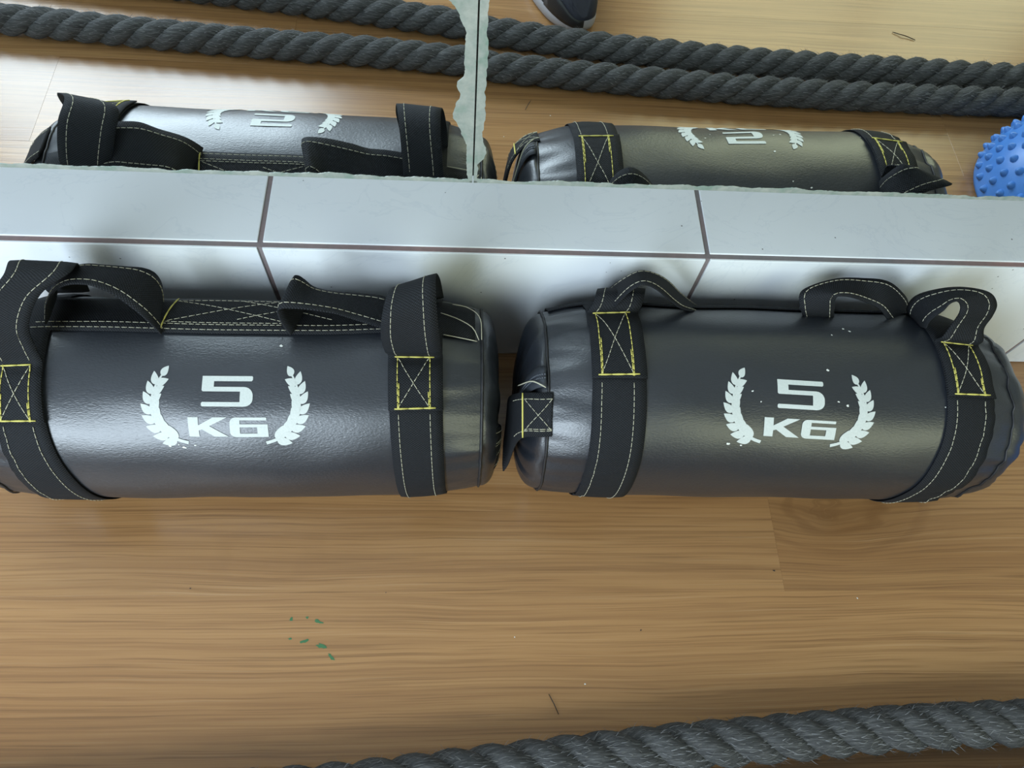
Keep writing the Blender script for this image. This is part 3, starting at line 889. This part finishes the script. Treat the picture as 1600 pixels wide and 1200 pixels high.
# ------------------------------------------------------------------ twisted ropes
def rope(path, label, seed):
    P = catmull([Vector((x, y, 0)) for x, y in path], 700)
    R = .0196; rs = .0106; ro = R-rs; lay = .098
    root = empty('battle_rope', (path[0][0], path[0][1], 0))
    L = 0.0; S = [0.0]
    for i in range(1, len(P)): L += (P[i]-P[i-1]).length; S.append(L)
    hv, hf = [], []
    rr = random.Random(seed)
    o0 = Vector((path[0][0], path[0][1], 0))
    for s in range(3):
        vs, fs, uv = [], [], []; ns = 14
        cen = []
        for i, p in enumerate(P):
            t = (P[min(i+1, len(P)-1)]-P[max(i-1, 0)]).normalized(); side = Vector((-t.y, t.x, 0))
            a = 2*pi*S[i]/lay + s*2*pi/3 + seed*.7
            w = 1+.05*mnoise.noise(Vector((S[i]*9, seed, s)))
            cen.append(p+Vector((0, 0, R))+(side*cos(a)+Vector((0, 0, 1))*sin(a))*ro*w)
        for i in range(len(P)):
            t = (cen[min(i+1, len(P)-1)]-cen[max(i-1, 0)]).normalized()
            a1 = t.cross(Vector((0, 0, 1))).normalized(); a2 = a1.cross(t)
            for k in range(ns):
                an = 2*pi*k/ns
                rad = rs*(1.05+.09*mnoise.noise(Vector((S[i]*120, cos(an)*2+seed*5+s*3, sin(an)*2))))
                q = cen[i]+(a1*cos(an)+a2*sin(an))*rad
                q.z = max(q.z, .0006)
                vs.append(q-o0); uv.append((S[i], k/ns))
                # stray fibres on the outer side
                for rep in range(2):
                    if q.z < .006 or rr.random() > .80: continue
                    out = (a1*cos(an)+a2*sin(an))
                    ax = (P[min(i+1, len(P)-1)]-P[max(i-1, 0)]).normalized()
                    d = (out*rr.uniform(.05, .45)+ax*rr.choice((-1, 1))*rr.uniform(.5, 1.0)+Vector((rr.uniform(-.3, .3), rr.uniform(-.3, .3), rr.uniform(-.2, .3)))).normalized()
                    ln = rr.uniform(.004, .0085); wd = rr.uniform(.00012, .00030)
                    sd = d.cross(out)
                    if sd.length < 1e-4: continue
                    sd.normalize(); b = len(hv); mid = q+d*ln*.5+out*ln*.06
                    hv += [q-sd*wd-o0, q+sd*wd-o0, mid+sd*wd*.7-o0, mid-sd*wd*.7-o0, q+d*ln-out*ln*.05-o0]
                    hf += [(b, b+1, b+2, b+3), (b+3, b+2, b+4)]
        for i in range(len(P)-1):
            for k in range(ns):
                j = (k+1) % ns
                fs.append((i*ns+k, i*ns+j, (i+1)*ns+j, (i+1)*ns+k))
        fs.append(tuple(range(ns-1, -1, -1))); fs.append(tuple((len(P)-1)*ns+k for k in range(ns)))
        mesh_obj('strand', vs, fs, M['rope'], root, True, uv)
    tag(mesh_obj('loose_fibre', hv, hf, M['fuzz'], root, False), kind='stuff')
    tag(root, label, 'rope', 'thick grey ropes lying on the floor')
rope([(-1.15, -.520), (-.80, -.487), (-.434, -.459), (-.268, -.446), (-.100, -.435), (.070, -.427), (.180, -.418), (.331, -.405), (.420, -.399), (.599, -.390), (.783, -.388), (.953, -.389), (1.30, -.396), (1.7, -.412)],
     'thick dark grey twisted rope on the wooden floor, nearer to the sandbags', 1)
rope([(-1.1, -.655), (-.60, -.592), (-.30, -.553), (-.068, -.526), (.066, -.508), (.180, -.491), (.335, -.469), (.426, -.459), (.609, -.447), (.797, -.443), (.989, -.441), (1.35, -.450), (1.7, -.470)],
     'thick dark grey twisted rope on the wooden floor beside the shoe toe', 2)

# ------------------------------------------------------------------ blue spiky dome
dome = empty('spiky_dome', (.978, -.228, 0))
tag(dome, 'blue rubber half-dome balance pod covered in pointed nubs', 'balance pod')
DR = .1135
vs, fs = [], []; n1, n2 = 28, 64
prof = [(DR-.004, .0), (DR-.001, .002), (DR, .006)]
for k in range(n1+1):
    th = k/n1*pi/2; prof.append((DR*cos(th), .010+DR*sin(th)*.98))
for (r, z) in prof:
    for j in range(n2): vs.append((r*cos(2*pi*j/n2), r*sin(2*pi*j/n2), z))
for i in range(len(prof)-1):
    for j in range(n2):
        k = (j+1) % n2; fs.append((i*n2+j, i*n2+k, (i+1)*n2+k, (i+1)*n2+j))
fs.append(tuple(range(n2-1, -1, -1)))
mesh_obj('dome_shell', vs, fs, M['blue'], dome)
# one nub shape, copied
vs, fs = [], []; ns = 10
pr = [(.0058, -.0015), (.0053, .0006), (.0043, .0028), (.0029, .0050), (.0014, .0064)]
for r, z in pr:
    for j in range(ns): vs.append((r*cos(2*pi*j/ns), r*sin(2*pi*j/ns), z))
vs.append((0, 0, .0068))
for i in range(len(pr)-1):
    for j in range(ns):
        k = (j+1) % ns; fs.append((i*ns+j, i*ns+k, (i+1)*ns+k, (i+1)*ns+j))
for j in range(ns): fs.append(((len(pr)-1)*ns+j, (len(pr)-1)*ns+(j+1) % ns, len(vs)-1))
nub = mesh_obj('nub', vs, fs, M['blue'], dome)
first = True
for ring in range(11):
    el = radians(4+ring*8.0); cnt = max(4, int(34*cos(el)+.5))
    if ring == 10: cnt = 5
    for j in range(cnt):
        az = 2*pi*(j+.5*(ring % 2))/cnt
        d = Vector((cos(el)*cos(az), cos(el)*sin(az), sin(el)*.98))
        o = nub if first else nub.copy()
        if not first: COL.objects.link(o); o.parent = dome
        first = False
        o.location = Vector((0, 0, .010))+d*DR*.995
        o.rotation_mode = 'QUATERNION'; o.rotation_quaternion = d.to_track_quat('Z', 'Y')

# ------------------------------------------------------------------ shoe
shoe = empty('running_shoe', (.348, -.507, 0), (0, 0, radians(-16)))
tag(shoe, 'navy mesh shoe with pale rubber sole standing behind the ropes', 'shoe')
def outline(s):          # s from 0 toe to 1 heel -> (left half width, right half width)
    w = .050*(sin(pi*min(1, s*1.9+.0)/2)**.38 if s < .526 else 1.0)
    if s > .3: w *= 1-.20*sin(min(1, (s-.3)/.35)*pi/2)**2
    if s > .86: w *= sqrt(max(0, 1-((s-.86)/.14)**2))*.999+.001
    return w
Ls = .285
def loft(name, rows, mat, parent, closed_top=True):
    vs, fs = [], []; m = len(rows[0])
    for r in rows: vs += r
    for i in range(len(rows)-1):
        for j in range(m):
            k = (j+1) % m; fs.append((i*m+j, i*m+k, (i+1)*m+k, (i+1)*m+j))
    fs.append(tuple(range(m-1, -1, -1)))
    if closed_top: fs.append(tuple((len(rows)-1)*m+j for j in range(m)))
    return mesh_obj(name, vs, fs, mat, parent)
def ring(scale, zf, n=30, shift=0.0):
    pts = []
    ss = [(.5-.5*cos(pi*k/n)) for k in range(n+1)]
    for s in ss: pts.append((-outline(s)*scale, -s*Ls*(1-shift)-shift*.012, zf(s)))
    for s in reversed(ss[1:-1]): pts.append((outline(s)*scale, -s*Ls*(1-shift)-shift*.012, zf(s)))
    return pts
spring = lambda s: .012*max(0, 1-s/.22)**2
so = loft('sole', [ring(.93, lambda s: .000+spring(s)), ring(1.0, lambda s: .004+spring(s)), ring(1.02, lambda s: .010+spring(s)*.9), ring(1.0, lambda s: .018+.008*s+spring(s)*.7), ring(.96, lambda s: .020+.008*s+spring(s)*.6)], M['sole'], shoe)
def topz(s): return .058+.050*max(0, min(1, (s-.18)/.45))**1.2 - .026*max(0, 1-s/.16)**2
rows = []
for k in range(9):
    t = k/8
    sc = .995*(1-t**2.6*.62); 
    rows.append(ring(sc, lambda s, t=t: .017+.008*s+(topz(s)-.017-.008*s)*sin(t*pi/2)**.9, shift=.10*t*t))
up = loft('upper', rows, M['navy'], shoe)
stitch_obj('toe_piping', [catmull([Vector((-.030, -.052, .0600)), Vector((-.022, -.034, .0560)), Vector((.0, -.026, .0550)), Vector((.020, -.033, .0560)), Vector((.030, -.052, .0610))], 24)], .0011, .2, 0, M['line'], up)
cap = []
for k in range(5):
    t = k/4; cap.append([Vector((x*1.012, y*1.0+.0012, z+.0005)) for (x, y, z) in rows[k][:10]])
G = [[cap[i][j] for i in range(5)] for j in range(10)]
slab_obj('toe_guard', G, .0016, M['dark'], shoe, flip=grid_normals(G)[5][2].x > 0)
# tongue, collar opening and laces
bm = bmesh.new()
bmesh.ops.create_uvsphere(bm, u_segments=20, v_segments=10, radius=1)
for v in bm.verts: v.co = Vector((v.co.x*.030, -.205+v.co.y*.055, .104+v.co.z*.010))
bm_obj('collar', bm, M['dark'], shoe, True)
for k in range(5):
    y = -.085-.017*k; z = topz(-y/Ls)+.0025
    stitch_obj('lace', [catmull([Vector((-.020, y, z-.004)), Vector((0, y-.004, z+.0015)), Vector((.020, y, z-.004))], 10)], .0022, .1, 0, M['line'], shoe)

# ------------------------------------------------------------------ twig on the floor
tw = stitch_obj('twig', [[Vector((.834, -.5525, .0012)), Vector((.843, -.5475, .0018)), Vector((.849, -.5435, .0030)), Vector((.854, -.5430, .0020)), Vector((.866, -.5365, .0012))]], .0007, .2, 0, M['twig'], None)
tag(tw, 'thin dark twig lying on the floor beyond the two ropes', 'twig')

# ------------------------------------------------------------------ a stray fibre and grit on the planks
th = stitch_obj('rope_fibre', [[Vector((.262, -.3560, .0010)), Vector((.266, -.3640, .0030)), Vector((.270, -.3730, .0022))]], .0004, .2, 0, M['dark'], None)
tag(th, 'short black fibre lying on the planks against the rope', 'fibre')
for i, (x, y, r, m) in enumerate([(.494, -.2455, .0013, 'dark'), (.353, -.3010, .0010, 'dark'), (.574, -.2730, .0010, 'fleck'), (-.072, -.2590, .0009, 'dark'), (.110, -.2640, .0008, 'dark'), (.232, -.3060, .0010, 'fleck'), (.296, -.3480, .0010, 'fleck')]):
    blob('grit_speck', x, y, r, r*.7, i, M[m], fl, z=.0004, n=9, seed=40+i)
